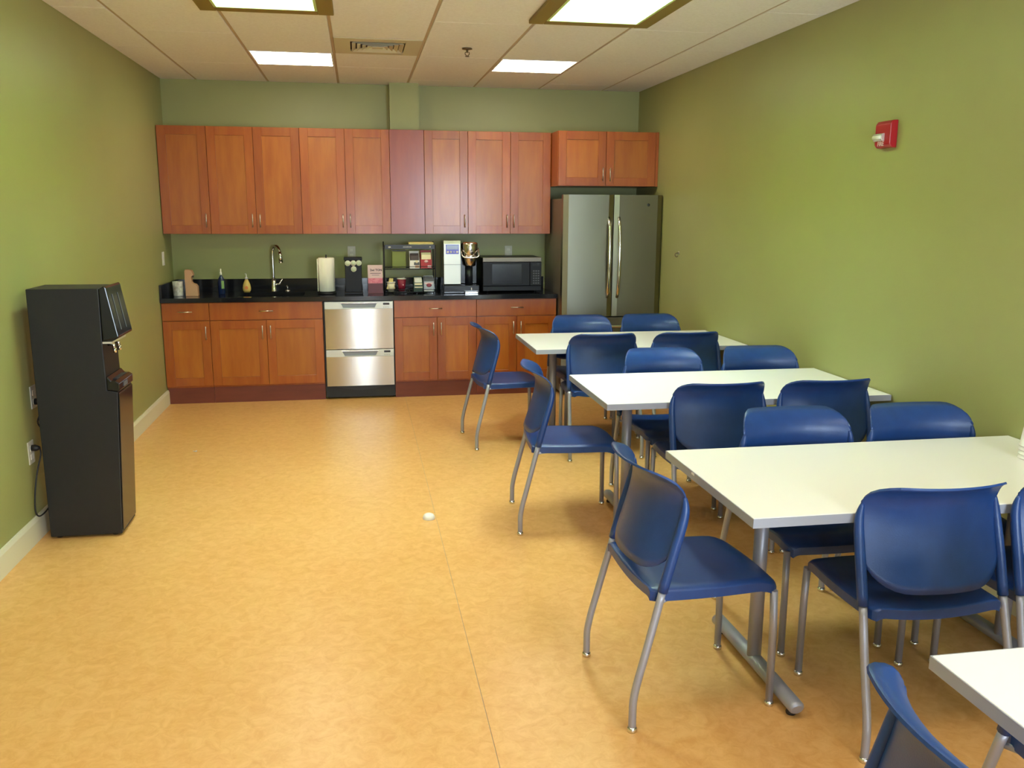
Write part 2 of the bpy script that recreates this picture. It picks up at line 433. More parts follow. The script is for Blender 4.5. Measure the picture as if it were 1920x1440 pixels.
# ------------------------------------------------------------------ kitchen cabinets
def pull(parent, x, y, z, vert=True, L=.115):
    h = L/2; b = B()
    if vert:
        tube(b, [(x, y-.026, z-h), (x, y-.026, z+h)], .0045, 8)
        for s in (-1, 1): tube(b, [(x, y, z+s*(h-.012)), (x, y-.026, z+s*(h-.012))], .0035, 6)
    else:
        tube(b, [(x-h, y-.026, z), (x+h, y-.026, z)], .0045, 8)
        for s in (-1, 1): tube(b, [(x+s*(h-.012), y, z), (x+s*(h-.012), y-.026, z)], .0035, 6)
    return obj('handle', b, 'nickel', parent)
def shaker(parent, x0, x1, z0, z1, y, hx=None, hz=None, rail=.072):
    """door with stiles and rails around a recessed panel, front face at y"""
    g = .0018; x0 += g; x1 -= g; z0 += g; z1 -= g; b = B(); d = .020
    box(b, x0, x0+rail, y, y+d, z0, z1, .0012, 1); box(b, x1-rail, x1, y, y+d, z0, z1, .0012, 1)
    box(b, x0+rail, x1-rail, y, y+d, z1-rail, z1, .0012, 1); box(b, x0+rail, x1-rail, y, y+d, z0, z0+rail, .0012, 1)
    dr = obj('door', b, 'wood', parent)
    obj('panel', box(B(), x0+rail-.004, x1-rail+.004, y+.009, y+.017, z0+rail-.004, z1-rail+.004), 'woodpanel', dr)
    if hx is not None: pull(dr, hx, y, hz)
    return dr
UZ0, UZ1, UY = 1.441, 2.345, -.335
def upper(x0, x1, doors, label):
    t = thing('wall_cabinet', label, 'cabinet', ((x0+x1)/2, -.16, UZ0), 0, 'tall cherry wall cabinets over the counter')
    obj('body', box(B(), x0+.0008, x1-.0008, UY+.022, -.001, UZ0, UZ1), 'wood', t)
    for d0, d1, hs in doors:
        shaker(t, d0, d1, UZ0, UZ1, UY, (d1-.032 if hs > 0 else d0+.032), UZ0+.115)
upper(.004, .403, [(.004,.403,1)], 'single-door cherry wall cabinet in the left corner by the green wall')
upper(.403, 1.176, [(.403,.788,1), (.788,1.176,-1)], 'two-door cherry wall cabinet above the sink')
upper(1.176, 1.948, [(1.176,1.560,1), (1.560,1.948,-1)], 'two-door cherry wall cabinet above the paper towels, with window glare')
solo('filler_panel', box(B(), 1.9495, 2.2505, UY+.004, UY+.026, UZ0, UZ1, .0012, 1), 'woodred', (2.10, UY+.015, UZ0),
     'plain reddish wood filler panel without handle between the wall cabinets', 'panel')
upper(2.252, 2.643, [(2.252,2.643,1)], 'single-door cherry wall cabinet above the coffee maker')
upper(2.643, 3.404, [(2.643,3.030,1), (3.030,3.404,-1)], 'two-door cherry wall cabinet above the microwave')
FZ0, FZ1, FY = 1.868, 2.340, -.62
t = thing('wall_cabinet', 'short deep two-door cherry cabinet above the refrigerator', 'cabinet', (3.87, -.3, FZ0))
obj('body', box(B(), 3.4065, 4.3265, FY+.022, -.001, FZ0, FZ1), 'wood', t)
shaker(t, 3.408, 3.842, FZ0, FZ1, FY, 3.842-.032, FZ0+.10); shaker(t, 3.842, 4.300, FZ0, FZ1, FY, 3.842+.034, FZ0+.10)
obj('filler', box(B(), 4.301, 4.3265, FY+.004, FY+.021, FZ0, FZ1), 'wood', t)

BY = -.622; KT = .155; BT = .876; DZ0 = .722
def base(x0, x1, label, split=None, hollow=False):
    t = thing('base_cabinet', label, 'cabinet', ((x0+x1)/2, -.3, 0), 0, 'cherry base cabinets under the counter')
    b = B(); y0, y1 = BY+.022, -.001
    box(b, x0+.001, x0+.018, y0, y1, .1405, BT); box(b, x1-.018, x1-.001, y0, y1, .1405, BT)
    box(b, x0+.018, x1-.018, y0, y1, .140, .157); box(b, x0+.018, x1-.018, y1-.012, y1, .157, BT)
    box(b, x0+.018, x1-.018, y0, y0+.02, DZ0-.02, DZ0+.02)
    box(b, x0+.018, x1-.018, y0, y0+.02, BT-.02, BT)
    obj('body', b, 'wood', t)
    dw = obj('drawer', box(B(), x0+.002, x1-.002, BY, BY+.02, DZ0+.002, BT-.004, .0015, 1), 'wood', t)
    pull(dw, (x0+x1)/2, BY, (DZ0+BT)/2, False)
    if split is None: shaker(t, x0, x1, KT, DZ0-.002, BY, x1-.034, DZ0-.105)
    else:
        shaker(t, x0, split, KT, DZ0-.002, BY, split-.034, DZ0-.105); shaker(t, split, x1, KT, DZ0-.002, BY, split+.034, DZ0-.105)
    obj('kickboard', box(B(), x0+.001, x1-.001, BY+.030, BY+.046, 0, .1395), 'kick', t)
base(.004, .389, 'narrow single-door cherry base cabinet in the left corner')
base(.389, 1.332, 'wide two-door cherry base cabinet under the sink', .855)
base(1.946, 2.678, 'two-door cherry base cabinet right of the dish drawers', 2.325)
base(2.678, 3.408, 'two-door cherry base cabinet beside the refrigerator', 3.045)

# worktop with splash
SX0, SX1, SY0, SY1 = .62, 1.17, -.56, -.17
t = thing('countertop', 'black polished granite countertop with low backsplash', 'countertop', (1.7, -.3, .878))
b = B(); Z0, Z1 = .878, .915
box(b, .002, SX0, -.645, -.001, Z0, Z1); box(b, SX1, 3.412, -.645, -.001, Z0, Z1)
box(b, SX0, SX1, -.645, SY0, Z0, Z1); box(b, SX0, SX1, SY1, -.001, Z0, Z1)
obj('slab', b, 'granite', t)
obj('backsplash', box(B(), .022, 3.412, -.021, -.001, Z1, 1.027, .002, 1), 'granite', t)
obj('side_splash', box(B(), .002, .022, -.64, -.001, Z1, 1.027, .002, 1), 'granite', t)
t = thing('sink', 'stainless undermount sink set in the black counter', 'sink', ((SX0+SX1)/2, -.36, .70))
b = B(); z = .70; q = .004
box(b, SX0-.012, SX0, SY0-.012, SY1+.012, z, .877); box(b, SX1, SX1+.012, SY0-.012, SY1+.012, z, .877)
box(b, SX0, SX1, SY0-.012, SY0, z, .877); box(b, SX0, SX1, SY1, SY1+.012, z, .877); box(b, SX0, SX1, SY0, SY1, z-.006, z)
obj('basin', b, 'nickel', t)
obj('drain', lathe(B(), [(.001,.003),(.04,.004),(.045,.001),(.045,0)], ((SX0+SX1)/2, -.36, z), 20), 'chrome', t)

# two-drawer dishwasher
X0, X1, DY = 1.350, 1.936, -.640
t = thing('drawer_dishwasher', 'stainless two-drawer dishwasher between the base cabinets', 'dishwasher', ((X0+X1)/2, -.3, 0))
obj('housing', box(B(), X0-.014, X1+.008, -.60, -.01, .02, .874), 'blackmatte', t)
def dish_drawer(z0, z1):
    cx = (X0+X1)/2; ht = .062; zs = z1-ht
    n = 16; pts = [(X0+(X1-X0)*q/n, DY+.002-.003*(1-(2*q/n-1)**2)) for q in range(n+1)] + [(X1, DY+.035), (X0, DY+.035)]
    fb = prism(B(), pts, z0, zs-.001, 'z')
    for fc in fb.faces: fc.smooth = abs(fc.normal.z) < .5 and fc.normal.y < -.5
    f = obj('drawer_front', fb, 'steel', t)
    # control strip with a trapezoid pocket
    b = B(); a, c = .155, .135; zp0, zp1 = zs+.008, z1-.014; y0, y1 = DY, DY+.035
    box(b, X0, cx-a, y0, y1, zs, z1); box(b, cx+a, X1, y0, y1, zs, z1)
    box(b, cx-a, cx+a, y0, y1, zp1, z1); box(b, cx-a, cx+a, y0, y1, zs, zp0); box(b, cx-a, cx+a, y0+.022, y1, zp0, zp1)
    for s in (-1, 1): prism(b, [(cx+s*a, zp0), (cx+s*c, zp0), (cx+s*a, zp1)], y0, y1, 'y')
    s_ = obj('control_strip', b, 'fridgeside', f)
    s_.data.materials.clear(); s_.data.materials.append(MATS['silverpanel'])
    obj('pocket', prism(B(), [(cx-c, zp0), (cx+c, zp0), (cx+a, zp1), (cx-a, zp1)], DY+.018, DY+.0215), 'edge', f)
    obj('pocket_lip', box(B(), cx-a-.006, cx+a+.006, DY-.004, DY+.004, zp1, zp1+.005, .001, 1), 'chrome', f)
    obj('display', box(B(), X1-.085, X1-.030, DY-.0015, DY+.002, z1-.030, z1-.012), 'blackgloss', f)
    b = B()
    for k in range(3): box(b, X1-.082+k*.018, X1-.074+k*.018, DY-.001, DY+.002, zs+.010, zs+.014)
    obj('indicator', b, 'greyprint', f)
dish_drawer(.453, .868); dish_drawer(.124, .447)
b = B(); box(b, X0, X1, -.585, -.57, .012, .118, .002, 1)
prism(b, [(X0+.08+.42*k/10, .112-.035*math.sin(PI*k/10)) for k in range(11)], -.605, -.584, 'y')
tp = obj('toe_panel', b, 'blackgrey', t)
for x in (X0+.05, X1-.06): obj('leg', tube(B(), [(x, -.5, 0), (x, -.5, .03)], .018), 'blackmatte', t)

# refrigerator
RX0, RX1, RT, RY = 3.420, 4.316, 1.790, -.80
t = thing('refrigerator', 'stainless french-door refrigerator between the counter and the right wall', 'refrigerator', ((RX0+RX1)/2, -.4, 0))
obj('body', box(B(), RX0+.004, RX1-.004, -.715, -.03, .03, 1.755, .004, 1), 'fridgeside', t)
obj('base_grille', box(B(), RX0+.02, RX1-.02, -.73, -.70, .01, .10), 'blackgrey', t)
for x in (RX0+.06, RX1-.06):
    for y in (-.66, -.08): obj('foot', tube(B(), [(x, y, 0), (x, y, .035)], .022), 'blackmatte', t)
def bowed(x0, x1, z0, z1):
    b = B(); n = 10; pts = []
    for k in range(n+1):
        u = k/n; e = min(u, 1-u); rr = .014*(1-min(1, e/.05))**2
        pts.append((x0+(x1-x0)*u, RY - .010*math.sin(PI*((x0+(x1-x0)*u)-RX0)/(RX1-RX0)) + rr))
    pts += [(x1, -.722), (x0, -.722)]
    return prism(b, pts, z0, z1, 'z', 0)
RM = 3.873
for a, c, s in ((RX0, RM-.003, -1), (RM+.003, RX1, 1)):
    d = obj('door', bowed(a, c, .725, RT), 'fridgesteel', t)
    hx = RM + s*.046; path = []
    for k in range(13):
        u = k/12; path.append((hx, RY-.024-.045*math.sin(PI*(.12+.76*u))+.012, .895+.70*u))
    path[0] = (hx, RY-.004, .893); path[-1] = (hx, RY-.004, 1.597)
    obj('handle', tube(B(), path, [.013]+[.016]*3+[.017]*5+[.016]*3+[.013], 12), 'chrome', d)
    if s > 0: obj('badge', lathe(B(), [(.001,.002),(.013,.002),(.015,0)], (RX1-.13, RY-.003, 1.705), 18, 'y'), 'blackgrey', d)
d = obj('freezer_drawer', bowed(RX0, RX1, .11, .715), 'fridgesteel', t)
obj('handle', tube(B(), [(RX0+.12, RY-.006, .64), (RX0+.14, RY-.055, .64), (RX1-.14, RY-.055, .64), (RX1-.12, RY-.006, .64)], .014, 10), 'chrome', d)
for x in (RX0+.16, RX1-.16): obj('hinge_cover', box(B(), x-.10, x+.10, -.78, -.66, 1.756, 1.788, .004, 1), 'fridgeside', t)

# ------------------------------------------------------------------ things on the counter
CZ = .9152
# mug
solo('mug', lathe(B(), [(.001,0),(.038,0),(.041,.004),(.044,.125),(.041,.125),(.037,.012),(.001,.010)], (.112,-.42,CZ), 24), 'marble', (.112,-.42,CZ),
     'white marbled cup in the left counter corner', 'cup')
# tan dispenser
t = thing('soap_dispenser', 'tan touchless soap dispenser standing by the left wall', 'soap dispenser', (.228,-.42,CZ))
b = B(); x = .228; z = CZ
prism(b, [(x-.05,z),(x+.052,z),(x+.050,z+.082),(x+.038,z+.100),(x+.010,z+.110),(x+.004,z+.120),(x+.003,z+.168),(x+.022,z+.178),(x+.020,z+.188),(x+.006,z+.222),(x-.042,z+.228),(x-.050,z+.215)], -.455, -.385, 'y', .003)
obj('body', b, 'tan', t)
obj('nozzle', tube(B(), [(x+.013,-.42,z+.176),(x+.014,-.42,z+.160)], .006, 8), 'brownbox', t)
# dish soap bottle
t = thing('dish_soap_bottle', 'dark blue dish soap bottle with green label and clear cap', 'bottle', (.455,-.30,CZ))
c = (.455,-.30,CZ)
obj('body', lathe(B(), [(.001,0),(.028,0),(.031,.004),(.032,.11),(.026,.135),(.011,.16),(.009,.168),(.001,.168)], c, 20, sq=.7), 'navyglass', t)
obj('label', box(B(), c[0]+.002, c[0]+.026, c[1]-.0245, c[1]-.018, CZ+.05, CZ+.12, .002, 1), 'greenlabel', t)
obj('cap', lathe(B(), [(.001,.168),(.010,.168),(.010,.192),(.006,.196),(.005,.222),(.001,.224)], c, 14), 'offwhite', t)
# yellow soap pump
t = thing('soap_pump', 'teardrop soap bottle with yellow soap and clear pump', 'bottle', (.652,-.30-.0,CZ)); c = (.652,-.30,CZ)
# moved clear of the bowl: it stands behind it on the ledge
c = (.645,-.10,CZ); t.location = c; ORG[t] = Vector(c)
obj('body', lathe(B(), [(.001,0),(.026,0),(.034,.012),(.037,.035),(.032,.068),(.020,.098),(.012,.115),(.001,.116)], c, 20, sq=.75), 'yellowsoap', t)
obj('label', lathe(B(), [(.016,.001),(.016,.0)], (c[0], c[1]-.028, CZ+.040), 14, 'y'), 'orange', t)
b = B(); lathe(b, [(.001,.114),(.013,.114),(.013,.132),(.005,.136),(.004,.165),(.001,.166)], c, 14); tube(b, [(c[0],c[1],CZ+.163),(c[0]-.006,c[1]-.03,CZ+.166)], .004, 8)
obj('pump', b, 'offwhite', t)
# faucet
c = (.885,-.10,CZ)
t = thing('faucet', 'chrome gooseneck kitchen faucet behind the sink', 'faucet', c)
obj('base', lathe(B(), [(.001,0),(.027,0),(.027,.008),(.022,.014),(.021,.075),(.016,.11),(.001,.112)], c, 20), 'chrome', t)
dv = Vector((.62,-.78,0)).normalized()
pts = [Vector(c)+Vector((0,0,h)) for h in (.10,.22,.32)]
for k in range(1, 9):
    a = PI*k/8*.92; pts.append(Vector(c)+dv*(.058*(1-math.cos(a)))+Vector((0,0,.345+.068*math.sin(a))))
obj('spout', tube(B(), pts, .012, 12, n=3), 'chrome', t)
e = pts[-1]
obj('spray_head', tube(B(), [e+Vector((0,0,.004)), e+dv*.008+Vector((0,0,-.035)), e+dv*.014+Vector((0,0,-.095))], [.013,.016,.019], 12), 'chrome', t)
obj('lever', tube(B(), [(c[0]+.018,c[1],CZ+.062),(c[0]+.050,c[1],CZ+.070),(c[0]+.078,c[1]-.005,CZ+.115)], [.011,.009,.006], 10), 'chrome', t)
c = (1.005,-.095,CZ)
t = thing('soap_spout', 'small chrome pump in the counter right of the faucet', 'soap pump', c)
obj('base', lathe(B(), [(.001,0),(.026,0),(.027,.006),(.018,.016),(.001,.018)], c, 18), 'chrome', t)
b = B(); tube(b, [(c[0],c[1],CZ+.015),(c[0],c[1],CZ+.052)], .005, 8); tube(b, [(c[0],c[1],CZ+.05),(c[0]-.004,c[1]-.045,CZ+.052)], .005, 8)
obj('pump', b, 'chrome', t)
# paper towels
c = (1.368,-.36,CZ)
t = thing('paper_towel_holder', 'white paper towel roll on a black upright holder', 'paper towels', c)
obj('base', lathe(B(), [(.001,0),(.078,0),(.080,.006),(.074,.016),(.001,.018)], c, 24), 'blackmatte', t)
obj('rod', tube(B(), [(c[0],c[1],CZ+.012),(c[0],c[1],CZ+.345)], .006, 8), 'blackmatte', t)
b = lathe(B(), [(.018,.024),(.066,.022),(.071,.026),(.072,.312),(.068,.318),(.020,.318),(.018,.30)], c, 28)
rl = obj('roll', b, 'paper', t)
obj('loose_sheet', shell(B(), lambda u, v: (c[0]-.0715-.006*u, c[1]-.02-.05*u, CZ+.026+.286*v), [0,.25,.5,.75,1], [0,.5,1], .0015), 'paper', rl)
# pod tower
c = (1.605,-.42,CZ)
t = thing('pod_tower', 'black coffee pod tower with four pale pod lids in front', 'pod holder', c); x = c[0]; y = c[1]
b = B(); box(b, x-.082, x+.080, y-.055, y+.075, CZ, CZ+.02, .003, 1); box(b, x-.074, x+.072, y-.045, y+.065, CZ+.02, CZ+.300, .004, 1); box(b, x-.082, x+.078, y-.052, y+.072, CZ+.300, CZ+.326, .004, 1)
obj('body', b, 'softblack', t)
for px, pz in ((-.048,.275),(.0,.276),(.048,.277),(.003,.224)):
    o = obj('pod', lathe(B(), [(.001,.012),(.021,.012),(.024,.010),(.0245,.007),(.022,0),(.001,0)], (x+px, y-.045, CZ+pz), 20, 'y'), 'offwhite', t)
    obj('lid', lathe(B(), [(.001,.0135),(.019,.0135),(.020,.0115)], (x+px, y-.045, CZ+pz), 18, 'y'), 'podlid', o)
# pink card in a clear stand
c = (1.796,-.36,CZ)
t = thing('card_stand', 'pink printed card in an upright stand', 'sign', c); x, y = c[0], c[1]
cd = obj('card', box(B(), x-.066, x+.066, y-.003, y+.003, CZ+.022, CZ+.252), 'pink', t)
obj('picture', box(B(), x-.066, x+.066, y-.0042, y-.003, CZ+.088, CZ+.135), 'pinkdeep', cd)
obj('picture', box(B(), x-.066, x+.066, y-.0042, y-.003, CZ+.022, CZ+.088), 'maroon', cd)
text_mesh('lettering', '2wi TON', .027, 'ink', cd, (x+.008, y-.0035, CZ+.206), (PI/2,0,0), bold=.0008)
b = B(); box(b, x-.045, x+.05, y-.0036, y-.003, CZ+.176, CZ+.180); box(b, x-.030, x+.035, y-.0036, y-.003, CZ+.160, CZ+.163)
obj('print_line', b, 'ink', cd)
b = B(); box(b, x-.068, x+.068, y-.03, y+.03, CZ, CZ+.006, .001, 1); box(b, x-.068, x+.068, y-.007, y+.007, CZ+.006, CZ+.022)
obj('base', b, 'maroon', t)
# rack for tea and pods
RXa, RXb, RYa, RYb = 1.878, 2.330, -.44, -.22
t = thing('wire_rack', 'black two-shelf countertop rack with a printed header strip', 'rack', ((RXa+RXb)/2, (RYa+RYb)/2, CZ))
for x in (RXa, RXb):
    for y in (RYa, RYb): obj('post', tube(B(), [(x, y, CZ), (x, y, CZ+.455 if y == RYb else CZ+.43)], .005, 8), 'blackmatte', t)
def wshelf(z):
    b = B()
    for y in (RYa, RYb): tube(b, [(RXa, y, z), (RXb, y, z)], .004, 6)
    for x in (RXa, RXb): tube(b, [(x, RYa, z), (x, RYb, z)], .004, 6)
    for k in range(1, 16): xx = RXa+(RXb-RXa)*k/16; tube(b, [(xx, RYa, z), (xx, RYb, z)], .0018, 5)
    tube(b, [(RXa, RYa-.004, z+.022), (RXb, RYa-.004, z+.022)], .003, 6)
    obj('shelf', b, 'blackmatte', t)
wshelf(CZ+.012); wshelf(CZ+.218); wshelf(CZ+.402)
hd = obj('header', box(B(), RXa+.006, RXb-.004, RYa-.008, RYa-.003, CZ+.396, CZ+.434), 'blackgrey', t)
b = B(); xx = 2.045
for k in range(14):
    wd = random.choice((.004,.005,.006)); box(b, xx, xx+wd-.0012, RYa-.0092, RYa-.008, CZ+.411, CZ+.411+random.choice((.006,.008))); xx += wd+.001
obj('print_line', b, 'offwhite', hd)
obj('logo', lathe(B(), [(.001,.0015),(.011,.0015),(.012,0)], (1.925, RYa-.008, CZ+.413), 12, 'y', sq=.7), 'plate', hd)
obj('logo', lathe(B(), [(.001,.0015),(.006,.0015),(.007,0)], (2.285, RYa-.008, CZ+.414), 12, 'y'), 'plate', hd)
SH1 = CZ+.223; SH0 = CZ+.017; SH2 = CZ+.407
t = thing('flat_carton', 'pale yellow flat carton lying on top of the rack', 'box', (2.205, -.33, SH2))
obj('body', box(B(), 2.10, 2.315, -.42, -.24, SH2, SH2+.030, .002, 1), 'cream', t)
obj('lid', box(B(), 2.097, 2.318, -.423, -.237, SH2+.0305, SH2+.046, .002, 1), 'yellow', t)
def packet_box(name, x0, x1, y0, y1, z0, zmid, z1, mlow, mhigh, label, cat, hy=None):
    t = thing(name, label, cat, ((x0+x1)/2, (y0+y1)/2, z0))
    b = B(); th = .003
    box(b, x0, x1, y0, y0+th, z0, zmid); box(b, x0, x1, y1-th, y1, z0, z1)
    for xx, s in ((x0, 1), (x1, -1)): prism(b, [(y0+th, z0), (y1-th, z0), (y1-th, z1), (y0+th, zmid)], xx, xx+s*th, 'x')
    box(b, x0+th, x1-th, y0+th, y1-th, z0, z0+th)
    o = obj('carton', b, mlow, t)
    n = max(2, int((y1-y0-.012)/.018))
    for k in range(n):
        yy = y0+.006+k*.018
        obj('packet', box(B(), x0+.006, x1-.006, yy, yy+.012, z0+.004, zmid+(z1-zmid)*.55+.008*k, .003, 1), mhigh, t)
    return t, o
t, o = packet_box('sachet_box', 2.103, 2.190, -.43, -.35, SH1, SH1+.072, SH1+.152, 'white', 'brownbox', 'white and brown sachet box on the upper rack shelf', 'box')
b = B(); box(b, 2.14, 2.188, -.4315, -.43, SH1+.03, SH1+.055); obj('picture', b, 'greyprint', o)
obj('picture', box(B(), 2.15, 2.186, -.4315, -.43, SH1+.006, SH1+.028), 'tan', o)
obj('picture', lathe(B(), [(.001,.0016),(.013,.0016),(.013,0)], (2.165, -.43, SH1+.060), 12, 'y'), 'cream', o)
t, o = packet_box('tea_box', 2.200, 2.300, -.43, -.35, SH1, SH1+.080, SH1+.158, 'redbox', 'cream', 'red tea box with cream packets on the upper rack shelf', 'box')
obj('emblem', lathe(B(), [(.001,.0016),(.018,.0016),(.018,0)], (2.250, -.43, SH1+.062), 16, 'y', sq=.7), 'pink', o)
obj('print_line', box(B(), 2.262, 2.294, -.4315, -.43, SH1+.008, SH1+.028), 'pink', o)
t = thing('olive_block', 'plain olive bag standing at the back of the upper rack shelf', 'block', (2.01, -.30, SH1))
obj('block', prism(B(), [(1.950,SH1),(2.075,SH1),(2.073,SH1+.150),(1.952,SH1+.150)], -.33, -.27, 'y', .004), 'oliveblock', t)  # plain olive block filling the rack gap
obj('top_strip', box(B(), 1.95, 2.075, -.335, -.265, SH1+.150, SH1+.158, .001, 1), 'blackgrey', t)
# lower shelf
def cup(name, c, h, r0, r1, m, label, lid=None):
    t = thing(name, label, 'cup', c)
    obj('body', lathe(B(), [(.001,0),(r0,0),(r1,h),(r1-.002,h),(r0-.002,.004),(.001,.004)], c, 22), m, t)
    obj('rim', lathe(B(), [(r1-.003,h-.004),(r1+.003,h-.004),(r1+.004,h),(r1+.002,h+.004),(r1-.003,h+.003)], c, 22), 'offwhite', t)
    return t
c = (1.935,-.37,SH0)
t = cup('paper_cup', c, .080, .026, .037, 'cream', 'cream paper cup holding yellow packets on the lower rack shelf')
for k, (dx, dz, a) in enumerate(((-.012,.060,.3), (.008,.065,-.25), (.0,.07,.05))):
    obj('packet', box(B(), c[0]+dx-.018, c[0]+dx+.018, c[1]-.014+k*.012, c[1]-.010+k*.012, SH0+.015, SH0+.045+dz, .001, 1, (a,'Y')), 'yellow', t)
obj('print_band', lathe(B(), [(.0275,.008),(.0292,.008),(.0300,.014),(.0285,.014)], c, 22), 'greyprint', t)
c = (2.030,-.37,SH0)
t = cup('paper_cup', c, .112, .028, .040, 'redcup', 'dark red paper cup holding stirrers on the lower rack shelf')
for k in range(4): obj('stirrer', box(B(), c[0]-.012+k*.009, c[0]-.009+k*.009, c[1]-.004, c[1]+.001, SH0+.006, SH0+.118+.003*k, 0, 2, (.12,'Y')), 'white', t)
obj('emblem', lathe(B(), [(.001,.002),(.006,.002),(.006,0)], (c[0]+.012, c[1]-.0335, SH0+.058), 10, 'y'), 'pink', t)
t, o = packet_box('creamer_box', 2.135, 2.215, -.43, -.35, SH0, SH0+.080, SH0+.130, 'greenbox', 'offwhite', 'dark green box with white packets on the lower rack shelf', 'box')
obj('label', box(B(), 2.142, 2.210, -.4315, -.43, SH0+.058, SH0+.074), 'cream', o); obj('label', box(B(), 2.142, 2.214, -.4315, -.43, SH0+.034, SH0+.042), 'cream', o)
t, o = packet_box('coffee_box', 2.226, 2.316, -.43, -.35, SH0, SH0+.090, SH0+.135, 'greybox', 'greyprint', 'silver grey box with a red round emblem on the lower rack shelf', 'box')
obj('emblem', lathe(B(), [(.014,.0016),(.024,.0016),(.024,0),(.014,0)], (2.272, -.43, SH0+.055), 18, 'y', sq=.7), 'redcup', o)
obj('print_line', box(B(), 2.232, 2.305, -.4315, -.43, SH0+.066, SH0+.078), 'pink', o)
obj('print_line', box(B(), 2.230, 2.300, -.4315, -.43, SH0+.004, SH0+.010), 'offwhite', o)

# coffee brewer
t = thing('coffee_brewer', 'black and silver pod coffee brewer with lit blue display', 'coffee maker', (2.56,-.36,CZ))
b = B(); box(b, 2.396, 2.722, -.50, -.20, CZ, CZ+.075, .006, 2); box(b, 2.400, 2.560, -.45, -.20, CZ+.075, CZ+.46, .006, 2)
box(b, 2.560, 2.720, -.36, -.20, CZ+.075, CZ+.44, .008, 2)
obj('body', b, 'blackgloss', t)
pz0, pz1 = CZ+.082, CZ+.470
fp = obj('front_panel', prism(B(), [(-.452,pz0),(-.470,pz0),(-.470,pz0+.36),(-.462,pz1),(-.452,pz1)], 2.404, 2.556, 'x', .002), 'silverpanel', t)
ds = obj('display', box(B(), 2.424, 2.540, -.4725, -.468, CZ+.352, CZ+.435), 'bluescreen', fp)
obj('screen', box(B(), 2.430, 2.534, -.4735, -.472, CZ+.392, CZ+.430), 'navyglass', ds)
for k, x in enumerate((2.440, 2.468, 2.496, 2.524)): obj('button', lathe(B(), [(.001,.003),(.009 if k != 2 else .005,.003),(.010 if k != 2 else .006,0)], (x, -.472, CZ+.370), 14, 'y'), 'white', ds)
obj('panel_seam', box(B(), 2.404, 2.556, -.4705, -.469, CZ+.256, CZ+.259), 'greyprint', fp)
prof = [(.042,.240),(.052,.250),(.060,.300),(.064,.325),(.066,.328),(.073,.385),(.074,.435),(.070,.448),(.055,.456),(.001,.458)]
hdm = lathe(B(), [(.001,.238)]+prof, (2.643,-.43,CZ), 28)
hh = obj('brew_head', hdm, 'copperhead', t)
obj('band', lathe(B(), [(.0665,.322),(.0705,.324),(.0705,.336),(.068,.337)], (2.643,-.43,CZ), 28), 'chrome', hh)
obj('lift_handle', tube(B(), [(2.568,-.42,CZ+.40),(2.566,-.49,CZ+.35),(2.590,-.512,CZ+.322),(2.696,-.512,CZ+.322),(2.720,-.49,CZ+.35),(2.718,-.42,CZ+.40)], .006, 8, n=3), 'chrome', hh)
obj('drip_tray', box(B(), 2.585, 2.705, -.54, -.50, CZ, CZ+.022, .004, 2), 'chrome', t)
obj('back_splash_tube', tube(B(), [(2.643,-.365,CZ+.075),(2.643,-.365,CZ+.24)], .035, 16), 'blackgrey', t)
obj('indicator', box(B(), 2.646, 2.652, -.5015, -.499, CZ+.030, CZ+.052), 'white', t)
# microwave
MX0, MX1, MZ0, MZ1 = 2.757, 3.302, CZ+.014, CZ+.318
t = thing('microwave', 'black countertop microwave left of the refrigerator', 'microwave', ((MX0+MX1)/2, -.28, CZ))
obj('body', box(B(), MX0, MX1, -.44, -.06, MZ0, MZ1, .006, 2), 'softblack', t)
dd = obj('door', box(B(), MX0+.002, MX1-.110, -.462, -.441, MZ0+.048, MZ1-.042, .003, 1), 'softblack', t)
obj('window', box(B(), MX0+.085, MX1-.185, -.4635, -.461, MZ0+.065, MZ1-.058, .001, 1), 'screen', dd)
obj('top_trim', box(B(), MX0+.002, MX1-.002, -.458, -.441, MZ1-.040, MZ1-.001, .003, 1), 'fridgeside', t)
obj('bottom_trim', box(B(), MX0+.002, MX1-.002, -.456, -.441, MZ0+.001, MZ0+.046, .003, 1), 'softblack', t)
cp = obj('control_panel', box(B(), MX1-.108, MX1-.002, -.460, -.441, MZ0+.048, MZ1-.042, .002, 1), 'softblack', t)
for r in range(6):
    for q in range(3): obj('button', box(B(), MX1-.080+q*.022, MX1-.066+q*.022, -.4615, -.459, MZ0+.065+r*.022, MZ0+.076+r*.022), 'greyprint', cp)
obj('clock', box(B(), MX1-.085, MX1-.020, -.4612, -.459, MZ1-.078, MZ1-.056), 'screen', cp)
for x in (MX0+.05, MX1-.05):
    for y in (-.40, -.10): obj('foot', tube(B(), [(x,y,CZ),(x,y,MZ0+.004)], .012, 10), 'softblack', t)

